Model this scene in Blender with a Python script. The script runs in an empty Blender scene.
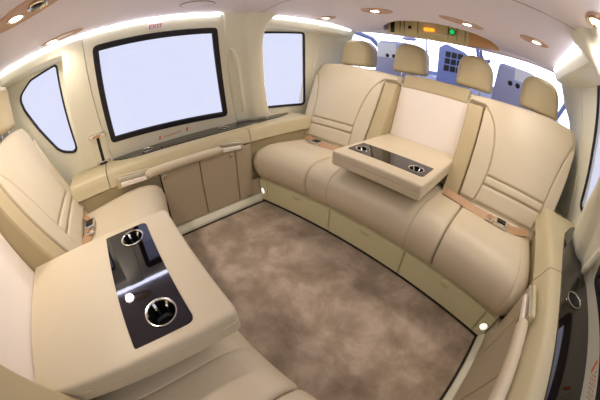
import bpy, bmesh, math
from mathutils import Vector, Matrix
from mathutils.geometry import tessellate_polygon

S = bpy.context.scene
COL = S.collection
PI = math.pi
W = 1.70                     # clear floor width between the side cabinets
DY = -0.74                   # the aft bench is the forward bench turned about (W/2, DY/2)

# ------------------------------------------------------------------ materials
def lin(c):
    return tuple(((v / 255) / 12.92 if v / 255 <= 0.04045 else ((v / 255 + 0.055) / 1.055) ** 2.4) for v in c)

def mat(name, rgb, rough=0.5, metal=0.0, spec=0.5, bump=0.0, bscale=250, vary=0.0, vscale=8, coat=0.0, emit=0.0, ecol=None, ior=None):
    m = bpy.data.materials.new(name); m.use_nodes = True
    nt = m.node_tree; b = nt.nodes['Principled BSDF']
    c = lin(rgb)
    b.inputs['Base Color'].default_value = (*c, 1)
    b.inputs['Roughness'].default_value = rough
    b.inputs['Metallic'].default_value = metal
    b.inputs['Specular IOR Level'].default_value = spec
    b.inputs['Coat Weight'].default_value = coat
    if ior: b.inputs['IOR'].default_value = ior
    if emit:
        b.inputs['Emission Color'].default_value = (*(lin(ecol) if ecol else c), 1)
        b.inputs['Emission Strength'].default_value = emit
    tc = nt.nodes.new('ShaderNodeTexCoord')
    if vary:
        n = nt.nodes.new('ShaderNodeTexNoise'); n.inputs['Scale'].default_value = vscale; n.inputs['Detail'].default_value = 4
        nt.links.new(tc.outputs['Object'], n.inputs['Vector'])
        r = nt.nodes.new('ShaderNodeMapRange')
        r.inputs['To Min'].default_value = 1 - vary; r.inputs['To Max'].default_value = 1 + vary
        nt.links.new(n.outputs['Fac'], r.inputs['Value'])
        mx = nt.nodes.new('ShaderNodeVectorMath'); mx.operation = 'SCALE'
        mx.inputs[0].default_value = c
        nt.links.new(r.outputs['Result'], mx.inputs['Scale'])
        nt.links.new(mx.outputs['Vector'], b.inputs['Base Color'])
    if bump:
        v = nt.nodes.new('ShaderNodeTexVoronoi'); v.inputs['Scale'].default_value = bscale
        nt.links.new(tc.outputs['Object'], v.inputs['Vector'])
        bp = nt.nodes.new('ShaderNodeBump'); bp.inputs['Strength'].default_value = bump; bp.inputs['Distance'].default_value = 0.001
        nt.links.new(v.outputs['Distance'], bp.inputs['Height'])
        nt.links.new(bp.outputs['Normal'], b.inputs['Normal'])
    return m

M = {}
M['leather'] = mat('cream_leather', (206, 193, 166), 0.42, bump=0.12, bscale=320, vary=0.03)
M['leather_tan_shaded'] = mat('tan_leather_shaded', (184, 168, 130), 0.45, bump=0.12, bscale=320)  # tan darkened to carry shade on the backlit headrests and recessed centre band
M['leather_pale'] = mat('pale_leather', (240, 230, 218), 0.5, bump=0.08, bscale=320)
M['seam'] = mat('seam_thread', (120, 98, 70), 0.8)
M['gap'] = mat('dark_gap', (40, 34, 26), 0.9)
M['base'] = mat('base_leather', (212, 206, 164), 0.5, bump=0.08, bscale=300, vary=0.02)
M['panel'] = mat('cream_wall_trim', (240, 238, 218), 0.5, vary=0.015, vscale=3)
M['belt'] = mat('belt_leather', (194, 182, 146), 0.48, bump=0.08, bscale=300)
M['cabinet'] = mat('taupe_cabinet', (182, 168, 141), 0.45, vary=0.02)
M['ceiling'] = mat('ceiling_suede', (240, 234, 248), 0.75, bump=0.05, bscale=400)  # lavender tint puts the cool cockpit and sky light into the colour
M['rubber'] = mat('black_rubber', (22, 20, 30), 0.5)
M['black'] = mat('black_plastic', (18, 16, 15), 0.4)
M['ledge'] = mat('dark_ledge_gloss', (24, 18, 16), 0.07, spec=0.9, coat=0.3)
M['pianoglass'] = mat('black_gloss_glass', (8, 4, 5), 0.03, spec=0.95, ior=1.5)
M['pianoglass'].node_tree.nodes['Principled BSDF'].inputs['Specular Tint'].default_value = (0.75, 0.78, 1.0, 1)
M['chrome'] = mat('chrome', (225, 222, 215), 0.12, metal=1.0)
M['bronze'] = mat('bronze_metal', (196, 160, 130), 0.28, metal=0.9)
M['strap'] = mat('tan_webbing', (178, 140, 104), 0.4, bump=0.4, bscale=500)
M['gold'] = mat('gold_panel', (228, 212, 156), 0.35)
M['copper'] = mat('copper_leather', (222, 170, 110), 0.5)
M['lens'] = mat('spot_lens', (255, 240, 225), 0.3, emit=9, ecol=(255, 240, 226))
M['step'] = mat('step_light_lens', (255, 250, 240), 0.3, emit=0.42)
M['led'] = mat('led_strip', (255, 250, 244), 0.3, emit=5.2, ecol=(246, 248, 255))
M['orange'] = mat('orange_mark', (240, 92, 30), 0.5)
M['orange_lit'] = mat('orange_lit', (255, 150, 30), 0.4, emit=1.0, ecol=(255, 140, 30))
M['green_lit'] = mat('green_lit', (40, 190, 90), 0.4, emit=0.45, ecol=(30, 190, 90))
M['white'] = mat('white_card', (245, 245, 245), 0.5)
M['redink'] = mat('red_ink', (214, 70, 80), 0.6)
M['paleink'] = mat('faded_orange_ink', (222, 150, 118), 0.6)
M['spot_cup'] = mat('spot_recess', (208, 172, 150), 0.45)
M['cockpit'] = mat('cockpit_grey', (192, 194, 220), 0.6)
M['cockpit_blue'] = mat('cockpit_blue', (140, 152, 200), 0.5)
M['cockpit_light'] = mat('cockpit_light', (232, 234, 246), 0.6)
M['silver'] = mat('satin_silver', (200, 196, 186), 0.3, metal=0.8)

def carpet_mat():
    m = bpy.data.materials.new('mottled_carpet'); m.use_nodes = True
    nt = m.node_tree; b = nt.nodes['Principled BSDF']
    tc = nt.nodes.new('ShaderNodeTexCoord')
    n1 = nt.nodes.new('ShaderNodeTexNoise'); n1.inputs['Scale'].default_value = 4.6; n1.inputs['Detail'].default_value = 6; n1.inputs['Roughness'].default_value = 0.62; n1.inputs['Distortion'].default_value = 0.25
    r = nt.nodes.new('ShaderNodeValToRGB')
    e = r.color_ramp.elements
    e[0].position = 0.34; e[0].color = (*lin((140, 124, 106)), 1)
    e[1].position = 0.68; e[1].color = (*lin((202, 185, 166)), 1)
    k = e.new(0.5); k.color = (*lin((168, 150, 131)), 1)
    n2 = nt.nodes.new('ShaderNodeTexNoise'); n2.inputs['Scale'].default_value = 420; n2.inputs['Detail'].default_value = 2
    bp = nt.nodes.new('ShaderNodeBump'); bp.inputs['Strength'].default_value = 0.5; bp.inputs['Distance'].default_value = 0.004
    for n in (n1, n2): nt.links.new(tc.outputs['Object'], n.inputs['Vector'])
    nt.links.new(n1.outputs['Fac'], r.inputs['Fac']); nt.links.new(r.outputs['Color'], b.inputs['Base Color'])
    nt.links.new(n2.outputs['Fac'], bp.inputs['Height']); nt.links.new(bp.outputs['Normal'], b.inputs['Normal'])
    b.inputs['Roughness'].default_value = 0.95
    b.inputs['Specular IOR Level'].default_value = 0.1
    b.inputs['Sheen Weight'].default_value = 0.25
    return m
M['carpet'] = carpet_mat()

def glass_mat():
    m = bpy.data.materials.new('window_glass'); m.use_nodes = True
    nt = m.node_tree; nt.nodes.clear()
    o = nt.nodes.new('ShaderNodeOutputMaterial'); mx = nt.nodes.new('ShaderNodeMixShader')
    t = nt.nodes.new('ShaderNodeBsdfTransparent'); g = nt.nodes.new('ShaderNodeBsdfGlossy')
    t.inputs['Color'].default_value = (0.97, 0.97, 1, 1); g.inputs['Roughness'].default_value = 0.02
    f = nt.nodes.new('ShaderNodeLayerWeight'); f.inputs['Blend'].default_value = 0.5
    p = nt.nodes.new('ShaderNodeMath'); p.operation = 'POWER'; p.inputs[1].default_value = 5
    k = nt.nodes.new('ShaderNodeMapRange'); k.inputs['To Min'].default_value = 0.02; k.inputs['To Max'].default_value = 0.5
    nt.links.new(f.outputs['Facing'], p.inputs[0]); nt.links.new(p.outputs[0], k.inputs['Value'])
    nt.links.new(k.outputs['Result'], mx.inputs['Fac']); nt.links.new(t.outputs[0], mx.inputs[1]); nt.links.new(g.outputs[0], mx.inputs[2])
    nt.links.new(mx.outputs[0], o.inputs['Surface'])
    return m
M['glass'] = glass_mat()

# ------------------------------------------------------------------ helpers
def link(name, bm, m, parent=None, smooth=True, angle=35, weld=False):
    if weld: bmesh.ops.remove_doubles(bm, verts=bm.verts, dist=1e-5)
    bmesh.ops.recalc_face_normals(bm, faces=bm.faces)
    me = bpy.data.meshes.new(name); bm.to_mesh(me); bm.free()
    for mm in (m if isinstance(m, (list, tuple)) else [m]): me.materials.append(M[mm])
    if smooth:
        for p in me.polygons: p.use_smooth = True
        me.set_sharp_from_angle(angle=math.radians(angle))
    o = bpy.data.objects.new(name, me); COL.objects.link(o)
    if parent: o.parent = parent
    return o

def thing(name, label, cat, loc=(0, 0, 0), group=None):
    o = bpy.data.objects.new(name, None); COL.objects.link(o); o.location = loc
    o.empty_display_size = 0.05
    return tag(o, label, cat, group)

def tag(o, label, cat=None, group=None):
    o['label'] = label
    if cat: o['category'] = cat
    if group: o['group'] = group
    return o

def struct(o, label=None):
    o['kind'] = 'structure'
    if label: o['label'] = label
    return o

def shift(bm, loc):
    bmesh.ops.translate(bm, verts=bm.verts, vec=-Vector(loc)); return bm

def add_box(bm, x, y, z, bev=0.0, seg=2):
    vs = [bm.verts.new((a, b, c)) for a in x for b in y for c in z]
    fs = [bm.faces.new([vs[i] for i in f]) for f in ((0, 1, 3, 2), (4, 6, 7, 5), (0, 4, 5, 1), (2, 3, 7, 6), (0, 2, 6, 4), (1, 5, 7, 3))]
    if bev:
        es = list({e for f in fs for e in f.edges})
        bmesh.ops.bevel(bm, geom=es, offset=bev, segments=seg, profile=0.5, affect='EDGES')
    return bm

def B(): return bmesh.new()

def add_rings(bm, rings, cap0=True, cap1=True, closed=True):
    R = [[bm.verts.new(p) for p in r] for r in rings]
    n = len(R[0])
    for a, b in zip(R, R[1:]):
        for i in range(n if closed else n - 1):
            j = (i + 1) % n
            bm.faces.new((a[i], a[j], b[j], b[i]))
    if cap0: bm.faces.new(R[0][::-1])
    if cap1: bm.faces.new(R[-1])
    return R

class Outline(list):
    pass

def round_poly(pts, r, n=5, flags=None):
    """polygon with rounded corners; r a number or one per corner"""
    if not isinstance(r, (list, tuple)):
        pts = [p for i, p in enumerate(pts) if math.dist(p, pts[i - 1]) > 1e-6]
    out = Outline(); k = len(pts); own = []; out.src = (pts, r, n, own)
    for i, p in enumerate(pts):
        p = Vector(p).to_2d(); a = Vector(pts[i - 1]).to_2d(); b = Vector(pts[(i + 1) % k]).to_2d()
        rr = r[i] if isinstance(r, (list, tuple)) else r
        if rr <= 0: out.append(tuple(p)); own.append(True); continue
        u = (a - p).normalized(); v = (b - p).normalized()
        ang = u.angle(v)
        own.append(flags[i] if flags else ang > 3.0)
        if own[-1]: out.append(tuple(p)); continue
        t = min(rr / math.tan(ang / 2), 0.48 * (a - p).length, 0.48 * (b - p).length)
        p0 = p + u * t; p1 = p + v * t
        for q in range(n + 1):
            f = q / n
            out.append(tuple((1 - f) ** 2 * p0 + 2 * f * (1 - f) * p + f * f * p1))
    return out

def area2(p):
    return sum(p[i][0] * p[(i + 1) % len(p)][1] - p[(i + 1) % len(p)][0] * p[i][1] for i in range(len(p))) / 2

def inset(pts, d):
    if abs(d) < 1e-9: return list(pts)
    if isinstance(pts, Outline):
        p, r, n, fl = pts.src
        r2 = [max(q - d, 0.0004) if q > 0 else 0 for q in r] if isinstance(r, (list, tuple)) else max(r - d, 0.0004)
        o = round_poly(inset(p, d), r2, n, fl)
        if len(o) == len(pts): return list(o)
    s = 1 if area2(pts) > 0 else -1
    out = []; k = len(pts)
    for i in range(k):
        p = Vector(pts[i]); a = Vector(pts[i - 1]); b = Vector(pts[(i + 1) % k])
        e1 = (p - a); e2 = (b - p)
        e1 = e1.normalized() if e1.length > 1e-9 else e2.normalized()
        e2 = e2.normalized() if e2.length > 1e-9 else e1
        n1 = Vector((-e1.y, e1.x)) * s; n2 = Vector((-e2.y, e2.x)) * s
        n = n1 + n2
        if n.length < 1e-6: n = n1
        n.normalize()
        out.append(tuple(p + n * d / max(0.5, n.dot(n1))))
    return out

def pillow(bm, outline, prof, f):
    """outline in 2-D; prof a list of (inset, height); f maps (a, b, h) to a point"""
    prof = list(prof) + [(prof[-1][0] + 0.002, prof[-1][1])]
    rings = [[f(a, b, h) for a, b in inset(outline, i)] for i, h in prof]
    return add_rings(bm, rings)

def add_holes_face(bm, outer, holes, f, depth=0.0):
    """flat sheet with holes (a,b)->f(a,b,h); with depth a solid panel"""
    loops = [outer] + holes
    tris = tessellate_polygon([[Vector((a, b, 0)) for a, b in l] for l in loops])
    flat = [p for l in loops for p in l]
    T = [bm.verts.new(f(a, b, 0)) for a, b in flat]
    for t in tris: 
        try: bm.faces.new([T[i] for i in t])
        except ValueError: pass
    if depth:
        U = [bm.verts.new(f(a, b, -depth)) for a, b in flat]
        for t in tris:
            try: bm.faces.new([U[i] for i in t][::-1])
            except ValueError: pass
        o = 0
        for l in loops:
            k = len(l)
            for i in range(k):
                a, b = o + i, o + (i + 1) % k
                bm.faces.new((T[a], T[b], U[b], U[a]))
            o += k
    return T

def add_tube(bm, pts, r, n=10, caps=True):
    P = [Vector(p) for p in pts]; rings = []
    up = None
    for i, p in enumerate(P):
        t = ((P[i + 1] if i + 1 < len(P) else p) - (P[i - 1] if i else p)).normalized()
        if up is None:
            up = t.orthogonal().normalized()
        up = (up - t * up.dot(t)).normalized(); s = t.cross(up)
        rr = r[i] if isinstance(r, (list, tuple)) else r
        rings.append([p + (up * math.cos(2 * PI * k / n) + s * math.sin(2 * PI * k / n)) * rr for k in range(n)])
    add_rings(bm, rings, caps, caps)
    return bm

def add_lathe(bm, prof, c, n=32, axis='z', cap0=False, cap1=False, sx=1, sy=1):
    def pt(r, h, a):
        u, v = r * math.cos(a) * sx, r * math.sin(a) * sy
        if axis == 'z': return (c[0] + u, c[1] + v, c[2] + h)
        if axis == 'y': return (c[0] + u, c[1] + h, c[2] + v)
        return (c[0] + h, c[1] + u, c[2] + v)
    rings = [[pt(r, h, 2 * PI * k / n) for k in range(n)] for r, h in prof]
    add_rings(bm, rings, cap0, cap1)
    return bm

def circle(cx, cy, r, n=32, ry=None):
    return [(cx + r * math.cos(2 * PI * i / n), cy + (ry or r) * math.sin(2 * PI * i / n)) for i in range(n)]

def text_mesh(name, body, size, m, M4, parent=None, ext=0.0006):
    cu = bpy.data.curves.new(name, 'FONT'); cu.body = body; cu.size = size; cu.extrude = ext
    cu.align_x = 'CENTER'; cu.align_y = 'CENTER'
    t = bpy.data.objects.new(name, cu); COL.objects.link(t)
    dg = bpy.context.evaluated_depsgraph_get()
    me = bpy.data.meshes.new_from_object(t.evaluated_get(dg))
    bpy.data.objects.remove(t)
    me.transform(M4); me.materials.clear(); me.materials.append(M[m])
    o = bpy.data.objects.new(name, me); COL.objects.link(o)
    if parent: o.parent = parent
    return o

def lerp(a, b, t): return a + (b - a) * t

# ------------------------------------------------------------------ the forward bench
def bow(x): return 0.0943 * (1 - ((x - W / 2) / (W / 2)) ** 2)
def MIR(pts):
    if isinstance(pts, Outline):
        p, r, n, fl = pts.src
        return round_poly(MIR(list(p)), r[::-1] if isinstance(r, (list, tuple)) else r, n)
    return [(W - a, b) for a, b in pts][::-1]

def add_arc_slab(bm, x0, x1, z0, z1, out, thick, n=14, bev=0.003):
    """thin panel following the bowed front of the bench base"""
    pr = [(bev, thick), (0, thick - bev), (0, 0)]
    rings = []
    for i, d in pr:
        ring = []
        for k in range(n + 1):
            x = lerp(x0 + i, x1 - i, k / n); ring.append((x, bow(x) - out - d, z0 + i))
        for k in range(n + 1):
            x = lerp(x1 - i, x0 + i, k / n); ring.append((x, bow(x) - out - d, z1 - i))
        rings.append(ring)
    # front face as quads
    R = add_rings(bm, rings, False, False)
    f = R[0]; m = n + 1
    for k in range(n): bm.faces.new((f[k], f[k + 1], f[2 * m - 2 - k], f[2 * m - 1 - k]))
    return bm

def cushion(bm, x0, x1, r0, r1, seams=()):
    sec = [(0.56, 0.20), (0.56, 0.30), (0.545, 0.372), (0.50, 0.384), (0.40, 0.392), (0.28, 0.404), (0.16, 0.416), (0.085, 0.419),
           (0.03, 0.412), (-0.015, 0.394), (-0.045, 0.362), (-0.057, 0.318), (-0.053, 0.27), (-0.034, 0.22), (-0.012, 0.192), (0.02, 0.186), (0.2, 0.19)]
    xs = []
    def endx(r): return [0, 0.02, 0.08, 0.2, 0.38, 0.62, 1.0]
    xs += [(x0 + r0 * t, r0 * (1 - math.sqrt(max(0, 1 - (1 - t) ** 2)))) for t in endx(r0)]
    mids = []
    n = max(4, int((x1 - x0) / 0.03))
    for k in range(1, n): 
        x = lerp(x0 + r0, x1 - r1, k / n)
        if all(abs(x - s) > 0.008 for s in seams): mids.append((x, 0.0))
    for s in seams:
        mids += [(s - 0.005, 0.0), (s - 0.0016, 0.0014), (s, 0.004), (s + 0.0016, 0.0014), (s + 0.005, 0.0)]
    mids = sorted(mids)
    xs += mids
    xs += [(x1 - r1 * t, r1 * (1 - math.sqrt(max(0, 1 - (1 - t) ** 2)))) for t in endx(r1)[::-1]]
    rings = []
    for x, ins in xs:
        s2 = inset(sec, ins)
        rings.append([(x, y + bow(x) * (1 - min(1, max(0, y / 0.5))), z) for y, z in s2])
    add_rings(bm, rings)

def bp(x, z, h):                       # point on the reclined backrest, h proud of its face
    return (x, 0.27 + 0.5 * z - h * 0.8944, z + h * 0.4472)

FACE = [(0.0, 0.0), (0.0, 0.004), (0.0015, 0.009), (0.005, 0.013), (0.012, 0.0155)]
def raised(bm, outline, up=0.010, r=0.004):
    pillow(bm, outline, [(0, -0.012), (0, up * 0.45), (0.0012, up * 0.75), (r, up), (r * 3, up + 0.0015)], bp)

def build_bench():
    root = thing('bench_seat', 'forward cream leather bench along the cockpit opening, its centre armrest folded down', 'bench seat', (W / 2, 0.25, 0), 'facing bench seats')
    off = (W / 2, 0.25, 0)
    def part(name, bm, m, parent=root, **k):
        return link(name, shift(bm, off), m, parent, **k)
    # base ------------------------------------------------
    bm = B(); n = 24
    ring = [(lerp(0, W, k / n), bow(lerp(0, W, k / n)) + 0.004) for k in range(n + 1)]
    poly = ring + [(W, 0.60), (0, 0.60)]
    add_rings(bm, [[(x, y, z) for x, y in poly] for z in (0.0, 0.19)])
    base = part('seat_base', bm, 'base')
    bm = B(); add_arc_slab(bm, 0.0, W, 0.0, 0.014, 0.0, 0.006, 24, 0.001)
    part('toe_strip', bm, 'gap', base)
    cuts = [(0.004, 0.069), (0.074, 0.591), (0.597, 1.103), (1.109, 1.626), (1.631, 1.696)]
    for i, (a, b) in enumerate(cuts):
        bm = B(); add_arc_slab(bm, a, b, 0.018, 0.172, 0.0, 0.009)
        if i in (0, 4):
            p = part('end_panel', bm, 'base', base)
            x = 0.031 if i == 0 else W - 0.031
            y = bow(x) - 0.010
            bm = B(); add_lathe(bm, [(0.029, 0.004), (0.029, -0.003), (0.0255, -0.004), (0.025, 0.001)], (x, y, 0.093), 24, 'y')
            part('bezel', bm, 'chrome', p)
            bm = B(); add_lathe(bm, [(0.025, 0.001), (0.015, -0.0035), (0.001, -0.0045)], (x, y, 0.093), 24, 'y', cap1=True)
            part('step_light', bm, 'step', p)
        else:
            d = part('drawer', bm, 'base', base)
            x = (a + b) / 2; y = bow(x) - 0.0092
            sl = 2 * 0.0943 * (x - W / 2) / (W / 2) ** 2
            pl = [(-0.030, 0.004), (0.030, 0.004)] + [(0.030 * math.cos(t), 0.004 - 0.017 * math.sin(t)) for t in [PI * k / 10 for k in range(1, 10)]]
            bm = B(); pillow(bm, pl, [(0, 0.0), (0.0, 0.004), (0.0015, 0.006)], lambda u, v, h: (x + u, y - h + (-sl * u), 0.143 + v))
            part('drawer_pull', bm, 'belt', d)
    # cushions --------------------------------------------
    for a, b, r0, r1, s in ((-0.040, 0.438, 0.08, 0.018, (0.045,)), (0.441, 1.259, 0.018, 0.018, (0.60, 1.10)), (1.262, 1.740, 0.018, 0.08, (1.655,))):
        bm = B(); cushion(bm, a, b, r0, r1, s)
        part('seat_cushion', bm, 'leather', angle=50)
    # backrests -------------------------------------------
    outl = [(-0.075, 0.345), (-0.115, 0.52), (-0.150, 0.74), (-0.170, 0.90), (-0.150, 0.985), (0.05, 0.992), (0.30, 0.972), (0.606, 0.950), (0.606, 0.895), (0.494, 0.892), (0.494, 0.345)]
    rad = [0.01, 0, 0.2, 0.12, 0.045, 0.3, 0.3, 0.012, 0.005, 0.004, 0.01]
    inner = [(0.480, 0.896), (0.440, 0.855), (0.412, 0.812), (0.392, 0.76), (0.380, 0.70), (0.372, 0.62), (0.372, 0.545), (0.385, 0.46), (0.397, 0.40)]
    outer = [(-0.147, 0.90), (-0.112, 0.83), (-0.084, 0.772), (-0.060, 0.70), (-0.045, 0.645), (-0.030, 0.555), (-0.018, 0.47), (-0.008, 0.40)]
    def sub(curve, z0, z1):
        c = [p for p in curve if z0 < p[1] < z1]
        def at(z):
            for (x1, a), (x2, b) in zip(curve, curve[1:]):
                if b <= z <= a: return (lerp(x2, x1, (z - b) / (a - b)), z)
            return curve[-1] if z < curve[-1][1] else curve[0]
        return [at(z1)] + c + [at(z0)]
    for side in (0, 1):
        mm = (lambda p: p) if side == 0 else MIR
        bm = B(); o = round_poly(outl, rad)
        pillow(bm, mm(o), [(0.03, -0.15), (0.006, -0.145), (0, -0.13), (0, -0.03), (0.003, -0.012), (0.010, -0.002), (0.022, 0.0)], bp)
        back = part('backrest', bm, 'leather', angle=60)
        g = 0.0025
        # main panel of the back, with lumbar rolls below, and the two side bolsters
        top = [(-0.131, 0.945), (-0.10, 0.972), (0.05, 0.978), (0.30, 0.958), (0.588, 0.937), (0.590, 0.905), (0.50, 0.903)]
        main = top + [(x - g, z) for x, z in sub(inner, 0.548, 0.9)] + [(x + g, z) for x, z in sub(outer, 0.548, 0.9)][::-1]
        lum1 = [(x - g, z) for x, z in sub(inner, 0.500, 0.541)] + [(x + g, z) for x, z in sub(outer, 0.500, 0.541)][::-1]
        lum2 = [(x - g, z) for x, z in sub(inner, 0.405, 0.493)] + [(x + g, z) for x, z in sub(outer, 0.405, 0.493)][::-1]
        bm = B()
        for q, up in ((main, 0.010), (lum1, 0.013), (lum2, 0.011)):
            raised(bm, mm(round_poly(q, 0.006, 2)), up)
        part('back_panel', bm, 'leather', back, angle=60)
        bi = [(x + g, z) for x, z in sub(inner, 0.405, 0.870)] + [(0.490, 0.405), (0.490, 0.876)]
        bm = B(); raised(bm, mm(round_poly(bi, 0.004, 2)), 0.013, 0.003)
        part('side_bolster', bm, 'leather', back, angle=60)
        bo = [(x - g, z) for x, z in sub(outer, 0.405, 0.865)][::-1] + [(-0.161, 0.872), (-0.141, 0.74), (-0.106, 0.52), (-0.083, 0.40)]
        bm = B(); raised(bm, mm(round_poly(bo, 0.004, 2)), 0.014, 0.0028)
        part('side_bolster', bm, 'leather', back, angle=60)
        # pillar beside the armrest bay
        bm = B()
        pillow(bm, mm(round_poly([(0.497, 0.36), (0.600, 0.36), (0.600, 0.889), (0.497, 0.889)], 0.006, 2)), [(0, -0.20), (0, -0.006), (0.002, 0.004), (0.008, 0.010)], bp)
        part('bay_pillar', bm, 'leather_tan_shaded', back)
    # centre back: the bay behind the folded armrest and the band above it
    bm = B()
    pillow(bm, round_poly([(0.609, 0.885), (1.091, 0.885), (1.091, 0.985), (0.609, 0.985)], 0.012, 3), [(0.02, -0.15), (0, -0.14), (0, -0.05), (0.004, -0.032), (0.014, -0.026)], bp)
    centre = part('centre_back', bm, 'leather_tan_shaded')
    bm = B()
    def cav(x, z, h): return (x, 0.50 + 0.29 * z - h, z)
    pillow(bm, round_poly([(0.602, 0.36), (1.098, 0.36), (1.098, 0.90), (0.602, 0.90)], 0.01, 2), [(0, -0.05), (0, 0), (0.004, 0.006), (0.016, 0.009)], cav)
    part('bay_panel', bm, 'leather_pale', centre)
    # headrests -------------------------------------------
    for cx, w in ((0.13, 0.300), (0.607, 0.262), (1.093, 0.262), (1.57, 0.300)):
        ol = round_poly([(cx - w / 2, 0.0), (cx + w / 2, 0.0), (cx + w * 0.45, 0.226), (cx - w * 0.45, 0.226)], [0.034, 0.034, 0.112, 0.112], 9)
        def hp(x, z, h, cx=cx): return (x, 0.795 + 0.16 * z + 0.35 * (x - cx) ** 2 / 0.13 - h, 0.976 + z)
        bm = B(); pillow(bm, ol, [(0.03, -0.105), (0.008, -0.098), (0, -0.08), (0, -0.012), (0.0015, 0.000), (0.006, 0.011), (0.013, 0.0185), (0.022, 0.023), (0.031, 0.0245)], hp)
        h = part('headrest', bm, 'leather_tan_shaded', angle=60)
        for s in (-1, 1):
            bm = B(); add_tube(bm, [(cx + s * 0.05, 0.835, 0.92), (cx + s * 0.05, 0.835, 1.03)], 0.006, 10)
            part('post', bm, 'chrome', h)
            bm = B(); add_lathe(bm, [(0.015, -0.012), (0.015, 0.0), (0.009, 0.004)], (cx + s * 0.05, 0.835, 0.993), 16, cap1=True)
            part('post_collar', bm, 'black', h)
    # folded armrest table --------------------------------
    ol = round_poly([(0.600, 0.045), (1.106, 0.045), (1.106, 0.640), (0.600, 0.640)], [0.024, 0.024, 0.01, 0.01], 6)
    panel = round_poly([(0.631, 0.134), (1.069, 0.134), (1.069, 0.291), (0.631, 0.291)], [0.022, 0.022, 0.006, 0.006], 5)
    fl = lambda a, b, h: (a, b, h)
    prof = [(0.02, 0.472), (0.005, 0.474), (0.0, 0.480), (0.0, 0.5125), (0.0025, 0.5140), (0.0025, 0.5152), (0.0, 0.5167), (0.0, 0.536), (0.002, 0.5425), (0.006, 0.546), (0.011, 0.547)]
    bm = B()
    R = add_rings(bm, [[fl(a, b, h) for a, b in inset(ol, i)] for i, h in prof], True, False)
    last = inset(ol, prof[-1][0])
    loops = [last, panel]
    tris = tessellate_polygon([[Vector((a, b, 0)) for a, b in l] for l in loops])
    T = R[-1] + [bm.verts.new((a, b, 0.547)) for a, b in panel]
    for t in tris: bm.faces.new([T[i] for i in t])
    U = [bm.verts.new((a, b, 0.489)) for a, b in panel]; P0 = T[len(last):]
    for i in range(len(panel)):
        j = (i + 1) % len(panel); bm.faces.new((P0[i], P0[j], U[j], U[i]))
    bm.faces.new(U)
    table = part('armrest_table', bm, 'leather')
    cups = [(0.691, 0.196), (1.009, 0.196)]
    bm = B(); add_holes_face(bm, inset(panel, 0.0008), [circle(cx, cy, 0.0375) for cx, cy in cups], lambda a, b, h: (a, b, 0.5485 + h), 0.004)
    part('gloss_panel', bm, 'pianoglass', table, angle=20)
    for cx, cy in cups:
        bm = B(); add_lathe(bm, [(0.0372, 0.543), (0.0365, 0.5425), (0.0345, 0.500), (0.028, 0.4945), (0.001, 0.494)], (cx, cy, 0), 32, cap1=True)
        cup = part('cup_holder', bm, 'black', table)
        bm = B(); add_lathe(bm, [(0.0376, 0.545), (0.0405, 0.5488), (0.0400, 0.5512), (0.0370, 0.5515), (0.0350, 0.549), (0.0350, 0.543), (0.0376, 0.541)], (cx, cy, 0), 36)
        part('chrome_ring', bm, 'chrome', table)
        bm = B()
        for k in range(6):
            a = PI / 3 * k + 0.3
            d = Vector((math.cos(a), math.sin(a), 0)); t = Vector((-d.y, d.x, 0))
            c0 = Vector((cx, cy, 0))
            pts = [c0 + d * 0.0345 + Vector((0, 0, 0.546)), c0 + d * 0.027 + Vector((0, 0, 0.536)), c0 + d * 0.022 + Vector((0, 0, 0.520)), c0 + d * 0.027 + Vector((0, 0, 0.503))]
            rings = [[p - t * 0.0035, p + t * 0.0035, p + t * 0.0035 + d * 0.0015, p - t * 0.0035 + d * 0.0015] for p in pts]
            add_rings(bm, rings)
        part('spring_tab', bm, 'chrome', table)
    return root

bench = build_bench()

def copy_tree(o, parent=None):
    c = o.copy(); COL.objects.link(c)
    if parent: c.parent = parent
    for ch in list(o.children): copy_tree(ch, c)
    return c

aft = copy_tree(bench)
aft.location = (W / 2, DY - 0.25, 0); aft.rotation_euler = (0, 0, PI)
for c in aft.children:
    if c.name.startswith('headrest'): c.location.y -= 0.07; c.location.z += 0.022
tag(aft, 'aft cream leather bench nearest the viewer, partly cut off at lower left', 'bench seat', 'facing bench seats')

# ------------------------------------------------------------------ seat belts
def ribbon(bm, pts, w, t=0.0022):
    P = [Vector(p) for p in pts]; rings = []
    for i, p in enumerate(P):
        d = ((P[i + 1] if i + 1 < len(P) else p) - (P[i - 1] if i else p)).normalized()
        s = d.cross(Vector((0, -0.5, 1)).normalized()).normalized(); u = s.cross(d).normalized()
        rings.append([p - s * w / 2, p + s * w / 2, p + s * w / 2 + u * t, p - s * w / 2 + u * t])
    add_rings(bm, rings)

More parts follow.
